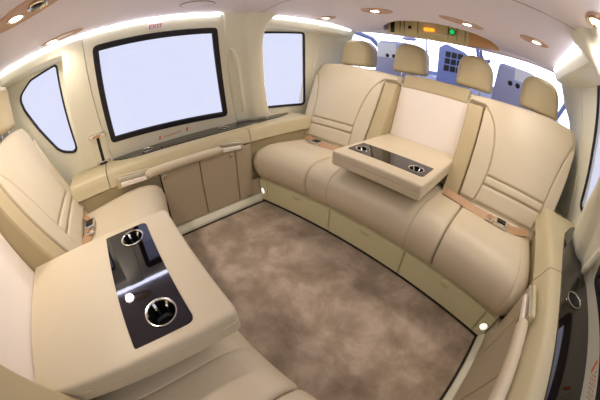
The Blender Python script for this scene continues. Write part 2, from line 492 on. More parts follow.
def seat_belt(label, x0, x1, xb, y, rot=False, z=0.393):
    off = (xb, y, z) if not rot else (W - xb, DY - y, z)
    o = thing('seat_belt', label, 'seat belt', off, 'seat belts')
    if rot: o.rotation_euler = (0, 0, PI)
    org = (xb, y, z)
    d = 1 if x1 > x0 else -1
    bm = B(); ribbon(bm, [(x0, y + 0.07, z + 0.008), (lerp(x0, xb, .3), y + 0.035, z + 0.011), (lerp(x0, xb, .6), y + 0.012, z + 0.006), (xb - d * 0.03, y, z + 0.010)], 0.046)
    link('strap', shift(bm, org), 'strap', o)
    bm = B(); ribbon(bm, [(xb + d * 0.03, y, z + 0.010), (lerp(xb, x1, .4), y + 0.004, z + 0.005), (lerp(xb, x1, .75), y + 0.03, z + 0.010), (x1, y + 0.07, z + 0.008)], 0.046)
    link('strap', shift(bm, org), 'strap', o)
    bm = B(); add_box(bm, (xb - 0.042, xb + 0.042), (y - 0.030, y + 0.030), (z + 0.002, z + 0.022), 0.005)
    b = link('buckle', shift(bm, org), 'chrome', o)
    bm = B(); add_box(bm, (xb - 0.026, xb + 0.026), (y - 0.021, y + 0.021), (z + 0.0218, z + 0.0265), 0.004)
    link('release_cover', shift(bm, org), 'gap', b)
    bm = B(); add_box(bm, (xb - d * 0.07 - 0.022, xb - d * 0.07 + 0.022), (y - 0.024, y + 0.024), (z + 0.006, z + 0.016), 0.003)
    link('adjuster', shift(bm, org), 'chrome', o)
    bm = B(); add_box(bm, (xb - d * 0.07 - 0.007, xb - d * 0.07 + 0.007), (y - 0.022, y + 0.022), (z + 0.015, z + 0.019), 0.002)
    link('adjuster_bar', shift(bm, org), 'bronze', o)
    return o

seat_belt('buckled lap belt lying across the right seat of the forward bench', 1.13, 1.68, 1.500, 0.335, z=0.404)
seat_belt('lap belt tucked beside the armrest on the left seat of the forward bench', 0.02, 0.46, 0.185, 0.370, z=0.400)
seat_belt('lap belt with metal buckle on the aft bench beside the near armrest', 1.28, 1.64, 1.50, 0.42, True, z=0.397)

# ------------------------------------------------------------------ cabin shell
bm = B(); add_box(bm, (-0.30, W + 0.30), (-1.90, 1.05), (-0.04, 0.0))
struct(link('floor', bm, 'carpet', smooth=False), 'mottled brown carpet')

SKIN = ((-0.235, 0.36), (-0.26, 0.395))
def planeA(z, s=0): return SKIN[s][0] + SKIN[s][1] * (z - 0.55)       # the sliding-door skin
def planeR(z): return -0.20 + 0.20 * (z - 0.90)        # the recessed skin beside the benches

def side_maps(s):
    sx = (lambda x: x) if s == 0 else (lambda x: W - x)
    A = lambda y, z, h: (sx(planeA(z, s) + h * 0.941), y, z - h * 0.339)
    R = lambda y, z, h: (sx(planeR(z) + h * 0.98), y, z - h * 0.196)
    return sx, A, R

wn = 0
def window(n, outline, f, frame_w, proud=0.006, rub='rubber', label=None):
    bm = B()
    i1 = inset(outline, frame_w)
    pr = [(outline, -0.008), (outline, proud * 0.6), (inset(outline, 0.002), proud), (inset(outline, frame_w - 0.002), proud), (i1, proud * 0.5), (i1, -0.008)]
    rings = [[f(a, b, h) for a, b in o] for o, h in pr]
    add_rings(bm, rings + [rings[0]], False, False)
    w = struct(link('window_%d' % n, bm, rub, weld=True), label)
    bm = B(); pillow(bm, inset(outline, frame_w - 0.004), [(0, -0.006), (0, -0.002)], f)
    p = link('window_pane', bm, 'glass', w, smooth=False)
    return w

for s, side in ((0, 'left'), (1, 'right')):
    sx, A, Rm = side_maps(s)
    # sliding door: skin with the big window
    op = round_poly([(-0.972, 1.236), (-0.264, 1.225), (-0.108, 0.624), (-0.927, 0.662)], 0.03, 5)
    outer = [(-1.027, 1.30), (-0.238, 1.30), (-0.090, 0.738), (-0.025, 0.553), (-0.945, 0.553)]
    bm = B(); add_holes_face(bm, outer, [inset(op, 0.004)], A, 0.03)
    d = struct(link('door_%d' % (s + 1), bm, 'panel', smooth=False), 'cream sliding door skin of the %s side' % side)
    window(1 + 3 * s, op, A, 0.034, label='large side window in black rubber frame, %s wall' % side)
    # small chamfer of the frame at the lower rail, as the photo shows
    # aft pillar
    bm = B(); add_holes_face(bm, [(-1.145, 1.30), (-1.029, 1.30), (-0.948, 0.555), (-1.135, 0.555)], [], lambda y, z, h: A(y, z, h + 0.004), 0.03)
    struct(link('trim_%d' % (1 + 10 * s), bm, 'panel', smooth=False), 'cream pillar aft of the sliding door')
    # forward pillar, bulging inwards
    bm = B(); rings = []
    edge = ((1.34, 0.16), (1.30, 0.095), (1.276, 0.066), (1.203, 0.043), (1.104, 0.053), (1.003, 0.085), (0.822, 0.136), (0.703, 0.181), (0.553, 0.245)) if s == 0 else \
           ((1.34, 0.11), (1.30, 0.085), (1.28, 0.060), (1.227, -0.035), (1.179, -0.118), (1.05, -0.130), (0.894, -0.029), (0.804, 0.094), (0.698, 0.223), (0.553, 0.33))
    for k in range(25):
        t = k / 24; z = lerp(1.325, 0.552, t)
        for (z1, e1), (z2, e2) in zip(edge, edge[1:]):
            if z2 <= z <= z1: yb = lerp(e2, e1, (z - z2) / (z1 - z2))
        ya = lerp(-0.245, -0.030, (t if t > 0 else 0) ** 1.05)
        px = planeA(z, s)
        bul = 0.05
        prof = [(ya, -0.03), (ya, 0.003), (lerp(ya, yb, .05), 0.008), (lerp(ya, yb, .30), 0.012), (lerp(ya, yb, .42), 0.015), (lerp(ya, yb, .47), bul * 0.75), (lerp(ya, yb, .56), bul * 0.98), (lerp(ya, yb, .80), bul * 1.04), (lerp(ya, yb, .93), bul), (yb, bul * 0.7), (yb + 0.006, 0.0), (yb + 0.004, -0.12)]
        rings.append([(sx(px + h), y, z) for y, h in prof])
    add_rings(bm, rings)
    struct(link('trim_%d' % (2 + 10 * s), bm, 'panel', angle=70), 'cream forward door pillar')
    # recessed skins with the small windows
    if s == 0:
        wo = round_poly([(0.05, 1.215), (0.532, 1.240), (0.672, 0.592), (0.12, 0.62)], 0.04, 5)
        wr = round_poly([(-1.500, 1.150), (-1.40, 1.215), (-1.205, 1.239), (-1.160, 0.664), (-1.293, 0.722), (-1.40, 0.909), (-1.475, 1.06)], [0.08, 0.06, 0.03, 0.055, 0.14, 0.1, 0.1], 7)
    else:
        wo = round_poly([(0.00, 1.25), (0.345, 1.25), (0.447, 0.949), (0.505, 0.655), (0.06, 0.63)], [0.04, 0.03, 0, 0.035, 0.04], 5)
        wr = round_poly([(-1.500, 1.150), (-1.40, 1.215), (-1.205, 1.239), (-1.160, 0.664), (-1.293, 0.722), (-1.40, 0.909), (-1.475, 1.06)], [0.08, 0.06, 0.03, 0.055, 0.14, 0.1, 0.1], 7)
    bm = B()
    add_holes_face(bm, [(-0.20, 1.31), (0.96, 1.31), (0.96, 0.40), (-0.02, 0.40)], [inset(wo, 0.003)], Rm, 0.03)
    add_holes_face(bm, [(-1.92, 1.31), (-1.10, 1.31), (-1.05, 0.40), (-1.92, 0.40)], [inset(wr, 0.003)], Rm, 0.03)
    struct(link('wall_%s' % side, bm, 'panel', smooth=False), 'cream side wall lining')
    window(2 + 3 * s, wo, Rm, 0.016, label='smaller forward side window, %s wall' % side)
    window(3 + 3 * s, wr, Rm, 0.012, label='rounded aft quarter window, %s wall' % side)
    # header boards over the recessed windows
    bm = B()
    for y0, y1 in ((-0.08, 0.95), (-1.9, -1.04)):
        rr = []
        for y in (y0, y1):
            rr.append([(sx(-0.16), y, 1.33), (sx(0.045), y, 1.33), (sx(0.028), y, 1.285), (sx(0.012), y, 1.250), (sx(0.000), y, 1.243), (sx(-0.16), y, 1.238)])
        add_rings(bm, rr)
    struct(link('trim_%d' % (3 + 10 * s), bm, 'panel', smooth=False), 'cream header board over the side windows')
    # belt: the horizontal moulding under the windows
    bm = B(); rings = []
    for y0, y1 in ((-1.25, -1.003), (-0.998, -0.052), (-0.047, 0.51)):
        prof = [(-0.30, 0.548), (-0.07, 0.549), (-0.045, 0.545), (-0.032, 0.532), (-0.022, 0.50), (-0.006, 0.462), (-0.02, 0.456), (-0.30, 0.456)]
        add_rings(bm, [[(sx(x), y, z) for x, z in prof] for y in (y0, y1)])
    struct(link('trim_%d' % (4 + 10 * s), bm, 'belt', angle=40), 'cream belt moulding under the windows')
    # dark gloss ledge
    N = 30; pts_in = []; pts_out = []
    y0, y1 = -0.945, 0.44
    for k in range(N + 1):
        y = lerp(y0, y1, k / N)
        xi = -0.146 + 0.0606 * (1 - ((y + 0.35) / 0.6) ** 2)
        xo = SKIN[s][0] + 0.008
        e = min(1.0, min(k, N - k) / 3.0)
        pts_in.append((lerp(xo + 0.012, max(xi, xo + 0.012), e ** 0.5), y)); pts_out.append((xo - 0.01, y))
    ol = pts_in + pts_out[::-1]
    bm = B(); pillow(bm, ol, [(0, 0.545), (0, 0.5535), (0.0015, 0.555)], lambda a, b, h: (sx(a), b, h))
    lg = link('window_ledge', bm, 'ledge', angle=30)
    tag(lg, 'dark glossy crescent ledge under the big window of the %s wall' % side, 'ledge', 'window ledges')
    for cy in (-0.17, -0.71):
        cxr = (-0.168 if s == 0 else -0.166) if cy > -0.5 else -0.165
        bm = B(); add_lathe(bm, [(0.0355, 0.5545), (0.039, 0.5575), (0.0385, 0.559), (0.036, 0.5592), (0.0345, 0.557), (0.0345, 0.5545)], (sx(cxr), cy, 0), 36)
        rg = link('cup_ring', bm, 'chrome', lg)
        bm = B(); add_lathe(bm, [(0.0346, 0.5555), (0.020, 0.5562), (0.001, 0.5562)], (sx(cxr), cy, 0), 32, cap1=True)
        link('cup_lid', bm, 'black', rg)
    # cabinets below
    cb = thing('side_cabinet', 'low taupe cabinet with flush doors under the windows of the %s wall' % side, 'cabinet', (sx(-0.1), -0.38, 0), 'side cabinets')
    off = (sx(-0.1), -0.38, 0)
    bm = B(); add_box(bm, tuple(sorted((sx(-0.28), sx(-0.012)))), (-0.681, -0.066), (0.062, 0.450))
    body = link('cabinet_body', shift(bm, off), 'gap', cb, smooth=False)
    for i, (a, b) in enumerate(((-0.685, -0.433), (-0.428, -0.181), (-0.176, -0.062))):
        def dm(y, z, h): return (sx(-0.012 + h), y, z)
        ol = round_poly([(a, 0.066), (b, 0.066), (b, 0.450), (a, 0.450)], 0.004, 2)
        bm = B(); pillow(bm, ol, [(0, -0.002), (0, 0.008), (0.0015, 0.0105), (0.004, 0.012)], dm)
        dr = link('cabinet_door', shift(bm, off), 'cabinet', cb)
        if i in (0, 1):
            yl = a + 0.022 if i == 0 else b - 0.030
            bm = B(); add_box(bm, tuple(sorted((sx(-0.004), sx(0.0035)))), (yl - 0.014, yl + 0.014), (0.396, 0.424), 0.002)
            lt = link('latch', shift(bm, off), 'chrome', dr)
            bm = B(); add_box(bm, tuple(sorted((sx(0.003), sx(0.0055)))), (yl - 0.008, yl + 0.008), (0.402, 0.414), 0.001)
            link('latch_tab', shift(bm, off), 'bronze', lt)
    bm = B(); add_box(bm, tuple(sorted((sx(-0.20), sx(-0.002)))), (-0.0615, 0.002), (0.0, 0.182), 0.002)
    link('end_panel', shift(bm, off), 'cabinet', cb)
    # lining beside the benches below the belt
    bm = B()
    for a, b, xo in ((-1.90, -1.24, -0.17), (-1.24, -0.688, -0.045), (-0.057, 0.50, -0.045), (0.50, 0.95, -0.17)):
        prof = [(-0.30, 0.4555), (xo + 0.035, 0.4555), (xo + 0.022, 0.440), (xo + 0.003, 0.41), (xo, 0.38), (xo, 0.0), (-0.30, 0.0)]
        add_rings(bm, [[(sx(x), y, z) for x, z in prof] for y in (a, b)])
    struct(link('trim_%d' % (5 + 10 * s), bm, 'belt', angle=40), 'lining panel beside the bench')
    # skirting
    bm = B()
    prof = [(-0.05, 0.0), (0.020, 0.0), (0.020, 0.022), (0.006, 0.056), (-0.05, 0.060)]
    add_rings(bm, [[(sx(x), y, z) for x, z in prof] for y in (-0.80, 0.0)])
    struct(link('baseboard_%s' % side, bm, 'panel', smooth=False), 'cream kick strip along the %s cabinet' % side)
    bm = B(); add_box(bm, tuple(sorted((sx(0.018), sx(0.034)))), (-0.80, 0.012), (0.0, 0.004))
    struct(link('trim_%d' % (6 + 10 * s), bm, 'gap', smooth=False), 'dark carpet edge strip')
    # rail with two bracket trays
    rl = thing('grab_rail', 'padded cream grab rail with a metal-edged tray at each end on the %s wall' % side, 'grab rail', (sx(0.0), -0.52, 0.47), 'grab rails')
    off = (sx(0.0), -0.52, 0.47)
    bm = B(); n = 20
    rr = []
    for k in range(n + 1):
        y = lerp(-0.775, -0.275, k / n); e = min(1, min(k, n - k) / 1.5 + 0.35)
        rr.append([(sx(0.016 + 0.022 * e * math.cos(t)), y, 0.472 + 0.026 * e * math.sin(t)) for t in [2 * PI * q / 16 for q in range(16)]])
    add_rings(bm, rr)
    link('rail_bar', shift(bm, off), 'leather', rl, angle=60)
    for a, b in ((-0.955, -0.745), (-0.300, -0.118)):
        tz = 0.0
        bm = B(); pillow(bm, round_poly([(a, 0.442), (b, 0.434), (b, 0.498), (a, 0.520)], 0.010, 3), [(0, 0.0125), (0, 0.020), (0.003, 0.025), (0.006, 0.026)], lambda y, z, h: (sx(-0.016 + h), y, z))
        br = link('tray', shift(bm, off), 'belt', rl)
        bm = B(); pillow(bm, round_poly([(a + 0.008, 0.486), (b - 0.008, 0.470), (b - 0.008, 0.488), (a + 0.008, 0.508)], 0.004, 2), [(0, 0.022), (0, 0.030), (0.002, 0.0325)], lambda y, z, h: (sx(-0.016 + h), y, z))
        link('metal_lip', shift(bm, off), 'silver', br)
        bm = B(); pillow(bm, round_poly([(a + 0.025, 0.450), (b - 0.025, 0.442), (b - 0.025, 0.466), (a + 0.025, 0.478)], 0.006, 2), [(0, 0.022), (0, 0.034), (0.004, 0.039)], lambda y, z, h: (sx(-0.016 + h), y, z))
        link('pull_plate', shift(bm, off), 'leather_pale', br)
    # light strip along the ceiling edge
    for j, (a, b) in enumerate(((-1.85, -0.262), (0.05, 0.90))):
        bm = B(); add_rings(bm, [[(sx(0.031), y, 1.300), (sx(0.046), y, 1.306), (sx(0.048), y, 1.300), (sx(0.034), y, 1.2925)] for y in (a, b)])
        o = link('light_strip', bm, 'led', smooth=False)
        tag(o, ('long glowing cove light over the big window, %s ceiling edge' if j == 0 else 'short glowing cove light over the forward window, %s ceiling edge') % side, 'cove light', 'ceiling cove lights')
    # grab handle on the forward pillar
    bm = B()
    def ph(y, z, h): return (sx(planeA(z, s) + h), y, z)
    rr = []
    for y, z, h, w in ((-0.160, 1.090, 0.010, 0.008), (-0.152, 1.078, 0.034, 0.012), (-0.130, 1.03, 0.046, 0.012), (-0.099, 0.95, 0.048, 0.012), (-0.076, 0.87, 0.048, 0.012), (-0.050, 0.79, 0.046, 0.012), (-0.010, 0.66, 0.040, 0.012), (-0.002, 0.64, 0.012, 0.008)):
        c = Vector(ph(y, z, h)); rr.append([c + Vector(((-1 if s else 1) * 0.010 * math.cos(t), w * math.sin(t), 0)) for t in [2 * PI * q / 12 for q in range(12)]])
    add_rings(bm, rr)
    if s: bm.free(); continue
    gh = link('pillar_handle', bm, 'panel', angle=60)
    tag(gh, 'slim cream assist handle on the door pillar between the two left windows', 'handle')

# ------------------------------------------------------------------ small things on the left and right walls
for s in (0, 1):
    sx = side_maps(s)[0]
    bm = B(); rings = []
    for z, xe in ((1.36, 0.05), (1.33, 0.03), (1.30, 0.0), (1.27, -0.035), (1.20, -0.06), (1.12, -0.09), (1.03, -0.15), (0.95, -0.18), (0.4, -0.19)):
        xw = planeR(z) + 0.004
        xe = max(xe, xw + 0.012)
        rings.append([(sx(x), y, z) for x, y in ((xw, 0.70), (lerp(xw, xe, .10), 0.80), (lerp(xw, xe, .32), 0.885), (lerp(xw, xe, .68), 0.945), (xe - 0.004, 0.965), (xe, 0.975), (xe, 1.03), (xw - 0.12, 1.03), (xw - 0.12, 0.70))])
    add_rings(bm, rings)
    struct(link('trim_%d' % (7 + 10 * s), bm, 'panel', angle=60), 'curved corner lining at the cockpit opening')
sx, A, Rm = side_maps(0)
# door release on the aft left pillar
dl = thing('door_release', 'metal-ended door release slot on the left pillar beside the big window', 'door release', A(-1.01, 0.64, 0.01))
off = A(-1.01, 0.64, 0.01)
def L(y, z, h): return A(y, z, h + 0.004)
bm = B(); pillow(bm, round_poly([(-1.062, 0.553), (-0.958, 0.553), (-0.952, 0.745), (-1.058, 0.745)], 0.008, 3), [(0, -0.002), (0, 0.006), (0.002, 0.008)], L)
link('escutcheon', shift(bm, off), 'panel', dl)
bm = B(); pillow(bm, round_poly([(-1.019, 0.565), (-0.999, 0.565), (-0.999, 0.738), (-1.019, 0.738)], 0.006, 3), [(0, 0.004), (0, 0.0095)], L)
link('slot', shift(bm, off), 'black', dl)
for z, w in ((0.748, 0.056), (0.568, 0.050)):
    bm = B(); pillow(bm, round_poly([(-1.010 - w, z - 0.012), (-1.010 + w, z - 0.012), (-1.010 + w, z + 0.012), (-1.010 - w, z + 0.012)], 0.006, 3), [(0, 0), (0, 0.016), (0.003, 0.020)], L)
    e = link('end_cap', shift(bm, off), 'chrome', dl)
    bm = B(); pillow(bm, round_poly([(-1.040, z - 0.006), (-0.985, z - 0.006), (-0.985, z + 0.006), (-1.040, z + 0.006)], 0.004, 2), [(0, 0.018), (0, 0.0215)], L)
    link('cap_inlay', shift(bm, off), 'bronze' if z > 0.6 else 'black', e)

# exit sign
ex = thing('exit_sign', 'small white EXIT placard with red letters above the big left window', 'sign', A(-0.625, 1.262, 0.0))
off = A(-0.625, 1.262, 0.0)
bm = B(); pillow(bm, round_poly([(-0.672, 1.246), (-0.580, 1.244), (-0.580, 1.282), (-0.672, 1.284)], 0.003, 2), [(0, -0.002), (0, 0.0015), (0.001, 0.002)], A)
link('placard', shift(bm, off), 'white', ex)
def wall_matrix(y, z, h, s=0, f=None):
    f = f or A
    o = Vector(f(y, z, h)); e1 = (Vector(f(y + 0.01, z, h)) - o).normalized(); e2 = (Vector(f(y, z + 0.01, h)) - o).normalized()
    if s: e1 = -e1
    n = e1.cross(e2)
    m = Matrix.Identity(4)
    for i, v in enumerate((e1, e2, n)):
        m[0][i], m[1][i], m[2][i] = v
    m.translation = o
    return m
t = text_mesh('lettering', 'EXIT', 0.036, 'redink', Matrix.Translation(-Vector(off)) @ wall_matrix(-0.626, 1.264, 0.0026), ex)

# faded emergency marking: two orange arrows with a line of pale writing between them
em = thing('emergency_marking', 'two orange tick marks with faded red lines between, under the big left window', 'marking', A(-0.52, 0.603, 0.0))
off = A(-0.52, 0.603, 0.0)
for y, z in ((-0.607, 0.590), (-0.415, 0.599)):
    bm = B(); pillow(bm, [(y - 0.007, z - 0.012), (y + 0.003, z - 0.013), (y + 0.007, z + 0.012), (y - 0.003, z + 0.013)], [(0, -0.001), (0, 0.0012)], A)
    link('tick', shift(bm, off), 'orange', em, smooth=False)
bm = B()
for k in range(9):
    y = lerp(-0.575, -0.465, k / 8); z = lerp(0.589, 0.595, k / 8)
    add = [(y - 0.004, z - 0.006 + 0.003 * (k % 2)), (y + 0.004, z - 0.006), (y + 0.003, z + 0.005), (y - 0.004, z + 0.006 - 0.003 * (k % 3 == 0))]
    pillow(bm, add, [(0, -0.001), (0, 0.0006)], A)
link('faded_script', shift(bm, off), 'paleink', em, smooth=False)
sxr, Ar, Rr = side_maps(1)
er = thing('emergency_marking', 'orange tick with faded red lines beside the dark ledge of the right wall', 'marking', Ar(-0.52, 0.64, 0.0))
off = Ar(-0.52, 0.64, 0.0)
y, z = -0.452, 0.613
bm = B(); pillow(bm, [(y - 0.012, z - 0.016), (y - 0.002, z - 0.018), (y + 0.010, z + 0.010), (y + 0.0, z + 0.013)], [(0, -0.001), (0, 0.0012)], Ar)
link('tick', shift(bm, off), 'orange', er, smooth=False)
bm = B()
for r in range(3):
    for k in range(7):
        y = lerp(-0.480, -0.565, k / 6); z = 0.625 - 0.012 * r - 0.004
        pillow(bm, [(y - 0.0035, z - 0.003), (y + 0.0035, z - 0.003 - 0.001 * (k % 2)), (y + 0.003, z + 0.003), (y - 0.003, z + 0.002 + 0.001 * (k % 3))], [(0, -0.001), (0, 0.0006)], Ar)
link('faded_script', shift(bm, off), 'paleink', er, smooth=False)

# right door: recessed pull in the pillar foot
bm = B()
rr = []
for y, z, w, t in ((-0.16, 0.76, 0.010, 0.008), (-0.13, 0.73, 0.018, 0.014), (-0.06, 0.65, 0.020, 0.016), (0.00, 0.592, 0.018, 0.014), (0.012, 0.582, 0.010, 0.008)):
    c = Vector(Ar(y, z, 0.026)); rr.append([c + Vector((-t * math.cos(q), w * math.sin(q) * 0.7, w * math.sin(q) * 0.7)) for q in [2 * PI * k / 12 for k in range(12)]])
add_rings(bm, rr)
o = link('door_pull', bm, 'panel', angle=60)
tag(o, 'cream moulded door pull on the right wall above the dark ledge', 'door pull')

# ------------------------------------------------------------------ ceiling
def cz(x, y):
    u = (x - W / 2) / (W / 2)
    return 1.322 - 0.014 * max(0, abs(u)) ** 6 - 0.020 * max(0, (y - 0.55) / 0.4) ** 2 * (1 if y > 0.55 else 0)
hole = [(0.35, 0.925), (0.37, 0.86), (0.42, 0.775), (0.52, 0.665), (0.63, 0.59), (0.75, 0.565), (0.90, 0.575), (1.02, 0.615), (1.12, 0.675), (1.20, 0.755), (1.24, 0.86), (1.25, 0.925)]
bm = B()
nx, ny = 26, 40
# a grid that leaves the overhead bay open; the bay's edge is sewn to it
xs = [lerp(0.030, W - 0.030, i / nx) for i in range(nx + 1)]
outer = [(0.030, -1.92)] + [(x, -1.92) for x in (0.5, 0.85, 1.2)] + [(W - 0.030, -1.92)] + [(W - 0.030, y) for y in (-1.2, -0.5, 0.1, 0.6)] + [(W - 0.030, 0.93)] + [(lerp(W - 0.03, 0.03, k / 12), 0.93) for k in range(1, 12)] + [(0.030, 0.93)] + [(0.030, y) for y in (0.6, 0.1, -0.5, -1.2)]
T = add_holes_face(bm, outer, [hole], lambda a, b, h: (a, b, 1.322 + h), 0.0)
bmesh.ops.subdivide_edges(bm, edges=bm.edges[:], cuts=3, use_grid_fill=True)
bmesh.ops.triangulate(bm, faces=bm.faces[:])
bmesh.ops.subdivide_edges(bm, edges=bm.edges[:], cuts=1, use_grid_fill=True)
for v in bm.verts: v.co.z = cz(v.co.x, v.co.y)
g = bmesh.ops.extrude_face_region(bm, geom=bm.faces[:])
for v in [q for q in g['geom'] if isinstance(q, bmesh.types.BMVert)]: v.co.z += 0.022
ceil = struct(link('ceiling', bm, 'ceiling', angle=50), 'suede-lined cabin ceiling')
# roof above (keeps the sky out) and the aft bulkhead
bm = B(); add_box(bm, (-0.4, W + 0.4), (-1.95, 0.97), (1.44, 1.47))
add_box(bm, (-0.40, -0.16), (-1.95, 0.97), (1.31, 1.45)); add_box(bm, (W + 0.16, W + 0.40), (-1.95, 0.97), (1.31, 1.45))
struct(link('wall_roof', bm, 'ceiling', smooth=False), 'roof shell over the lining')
bm = B(); add_box(bm, (-0.4, W + 0.4), (-1.97, -1.92), (-0.04, 1.45))
struct(link('wall_aft', bm, 'panel', smooth=False), 'aft bulkhead lining')
# forward edge beam of the ceiling
bm = B(); rings = []
for k in range(25):
    x = lerp(-0.20, W + 0.20, k / 24); u = (x - W / 2) / (W / 2)
    zc = 1.300 - 0.022 * math.exp(-(u / 0.62) ** 4)
    y = 0.925
    rings.append([(x, y - 0.006, zc + 0.022), (x, y, zc - 0.004), (x, y + 0.022, zc - 0.012), (x, y + 0.05, zc + 0.0), (x, y + 0.05, 1.46), (x, y + 0.012, 1.46), (x, y + 0.004, zc + 0.03)])
add_rings(bm, rings)
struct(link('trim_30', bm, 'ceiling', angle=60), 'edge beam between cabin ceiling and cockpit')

# overhead console in the bay
oc = thing('overhead_console', 'gold overhead console with orange and green lights in the ceiling bay', 'console', (0.80, 0.90, 1.33))
off = (0.80, 0.90, 1.33)
def cf(x, z, h): return (x, 0.905 - h + 0.10 * (z - 1.34), z)
bm = B(); pillow(bm, round_poly([(0.39, 1.285), (0.55, 1.270), (0.81, 1.258), (1.03, 1.268), (1.03, 1.425), (0.39, 1.425)], 0.004, 2), [(0, -0.012), (0, 0.004), (0.003, 0.006)], cf)
face = link('console_face', shift(bm, off), 'gold', oc)
bm = B(); rr = []
for x, z0, z1, yo in ((1.03, 1.268, 1.425, 0.893), (1.10, 1.276, 1.41, 0.86), (1.18, 1.286, 1.375, 0.84), (1.245, 1.296, 1.335, 0.87)):
    rr.append([(x, yo, z0), (x, yo + 0.003, z1), (x, 0.915, z1), (x, 0.915, z0)])
add_rings(bm, rr); link('console_wing', shift(bm, off), 'copper', oc, angle=20)
bm = B(); add_box(bm, (0.418, 0.447), (0.888, 0.905), (1.29, 1.42), 0.003); link('dark_slot', shift(bm, off), 'black', face)
bm = B(); add_box(bm, (0.545, 0.605), (0.893, 0.905), (1.312, 1.372), 0.003)
sp = link('switch_plate', shift(bm, off), 'gold', face)
bm = B(); add_box(bm, (0.565, 0.590), (0.889, 0.897), (1.33, 1.355), 0.002); link('switch', shift(bm, off), 'black', sp)
for x in (0.495, 0.53, 0.64, 0.875, 0.94, 1.0):
    bm = B(); add_box(bm, (x - 0.0015, x + 0.0015), (0.8935, 0.903), (1.29, 1.42)); link('panel_joint', shift(bm, off), 'seam', face, smooth=False)
bm = B(); add_box(bm, (0.690, 0.770), (0.888, 0.9), (1.328, 1.352), 0.004)
ind = link('indicator', shift(bm, off), 'orange_lit', face)
bm = B(); add_tube(bm, [(0.70, 0.892, 1.312), (0.76, 0.886, 1.309), (0.82, 0.887, 1.314), (0.87, 0.892, 1.304)], 0.0035, 8); link('cord', shift(bm, off), 'leather_pale', face)
bm = B(); add_lathe(bm, [(0.026, 0), (0.026, -0.007), (0.021, -0.009), (0.019, -0.006)], (0.905, 0.896, 1.348), 20, 'y'); gb = link('lamp_bezel', shift(bm, off), 'black', face)
bm = B(); add_lathe(bm, [(0.0195, -0.005), (0.010, -0.010), (0.001, -0.011)], (0.905, 0.896, 1.348), 20, 'y', cap1=True); link('lamp_lens', shift(bm, off), 'green_lit', gb)

# recessed reading lights and air vents in the ceiling
def ceiling_fitting(cx, cy, ang, a, b, lamp, vent, label, power=6.5, aim=None):
    z0 = cz(cx, cy)
    o = thing('ceiling_light', label, 'ceiling light', (cx, cy, z0), 'ceiling reading lights')
    rot = Matrix.Rotation(ang, 4, 'Z')
    def put(name, bm, m, parent, **k):
        bm.transform(rot); return link(name, bm, m, parent, **k)
    bm = B()
    add_lathe(bm, [(1.0, 0.0), (0.995, -0.004), (0.93, -0.0065), (0.86, -0.004), (0.70, -0.002), (0.4, -0.0015), (0.02, -0.0015)], (0, 0, 0), 40, cap1=True, sx=a, sy=b)
    h = put('recess', bm, 'spot_cup', o, angle=50)
    lx = lamp
    bm = B(); add_lathe(bm, [(0.030, -0.002), (0.031, -0.007), (0.027, -0.009), (0.023, -0.006), (0.023, -0.003)], (lx, 0, 0), 28)
    put('lamp_bezel', bm, 'chrome', h)
    bm = B(); add_lathe(bm, [(0.0232, -0.0045), (0.012, -0.0075), (0.001, -0.0085)], (lx, 0, 0), 24, cap1=True)
    put('lamp_lens', bm, 'lens', h)
    if vent is not None:
        bm = B(); add_lathe(bm, [(0.034, -0.002), (0.035, -0.010), (0.030, -0.013), (0.026, -0.008), (0.022, -0.004)], (vent, 0, 0), 28)
        v = put('air_nozzle', bm, 'chrome', h)
        bm = B(); add_lathe(bm, [(0.0262, -0.005), (0.014, -0.006), (0.012, -0.013), (0.001, -0.014)], (vent, 0, 0), 24, cap1=True)
        put('nozzle_core', bm, 'black', v)
    l = bpy.data.lights.new('spot_lamp', 'SPOT'); l.energy = power; l.color = (1.0, 0.86, 0.73); l.spot_size = math.radians(165); l.spot_blend = 1.0; l.shadow_soft_size = 0.03
    lo = bpy.data.objects.new('spot_lamp', l); COL.objects.link(lo)
    lo.parent = o; lo.location = tuple(rot @ Vector((lx, 0, -0.012)))
    if aim: lo.rotation_euler = Vector(aim).to_track_quat('-Z', 'Y').to_euler()
    return o
ceiling_fitting(0.645, -1.165, math.radians(75), 0.150, 0.070, -0.045, 0.045, 'large recessed ceiling light with air nozzle in the upper left corner, over the aft bench', 8)
ceiling_fitting(0.135, -1.125, math.radians(85), 0.115, 0.036, -0.055, None, 'slim recessed ceiling light beside the left cove light, over the aft bench')
ceiling_fitting(0.185, 0.420, math.radians(0), 0.085, 0.045, 0.005, None, 'recessed ceiling light at the left, over the forward window', 4)
ceiling_fitting(0.640, 0.325, math.radians(10), 0.090, 0.060, -0.01, None, 'recessed ceiling light left of the overhead console', 4.5)
ceiling_fitting(1.085, 0.430, math.radians(32), 0.125, 0.042, 0.03, None, 'slender recessed ceiling light right of the overhead console', 4.5)
ceiling_fitting(1.475, 0.405, math.radians(0), 0.080, 0.055, 0.01, None, 'recessed ceiling light at the right, over the right headrest', 4.5)
ceiling_fitting(1.645, -0.20, math.radians(90), 0.055, 0.036, 0.0, None, 'recessed ceiling light in the upper right corner near the right wall', 3.5)

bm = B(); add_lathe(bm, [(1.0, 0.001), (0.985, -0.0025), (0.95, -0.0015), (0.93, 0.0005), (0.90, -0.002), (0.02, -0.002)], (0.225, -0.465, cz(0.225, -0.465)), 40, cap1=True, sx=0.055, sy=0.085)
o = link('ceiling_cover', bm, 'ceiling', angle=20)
bm = B(); n = 48
for rr, hh in ((1.0, 0),):
    ring = [(0.225 + 0.056 * math.cos(2 * PI * k / n), -0.465 + 0.086 * math.sin(2 * PI * k / n), cz(0.225, -0.465) - 0.001) for k in range(n + 1)]
    add_tube(bm, ring, 0.0016, 6)
link('cover_joint', bm, 'seam', o)
tag(o, 'flush oval cover plate in the ceiling above the big left window', 'cover plate')
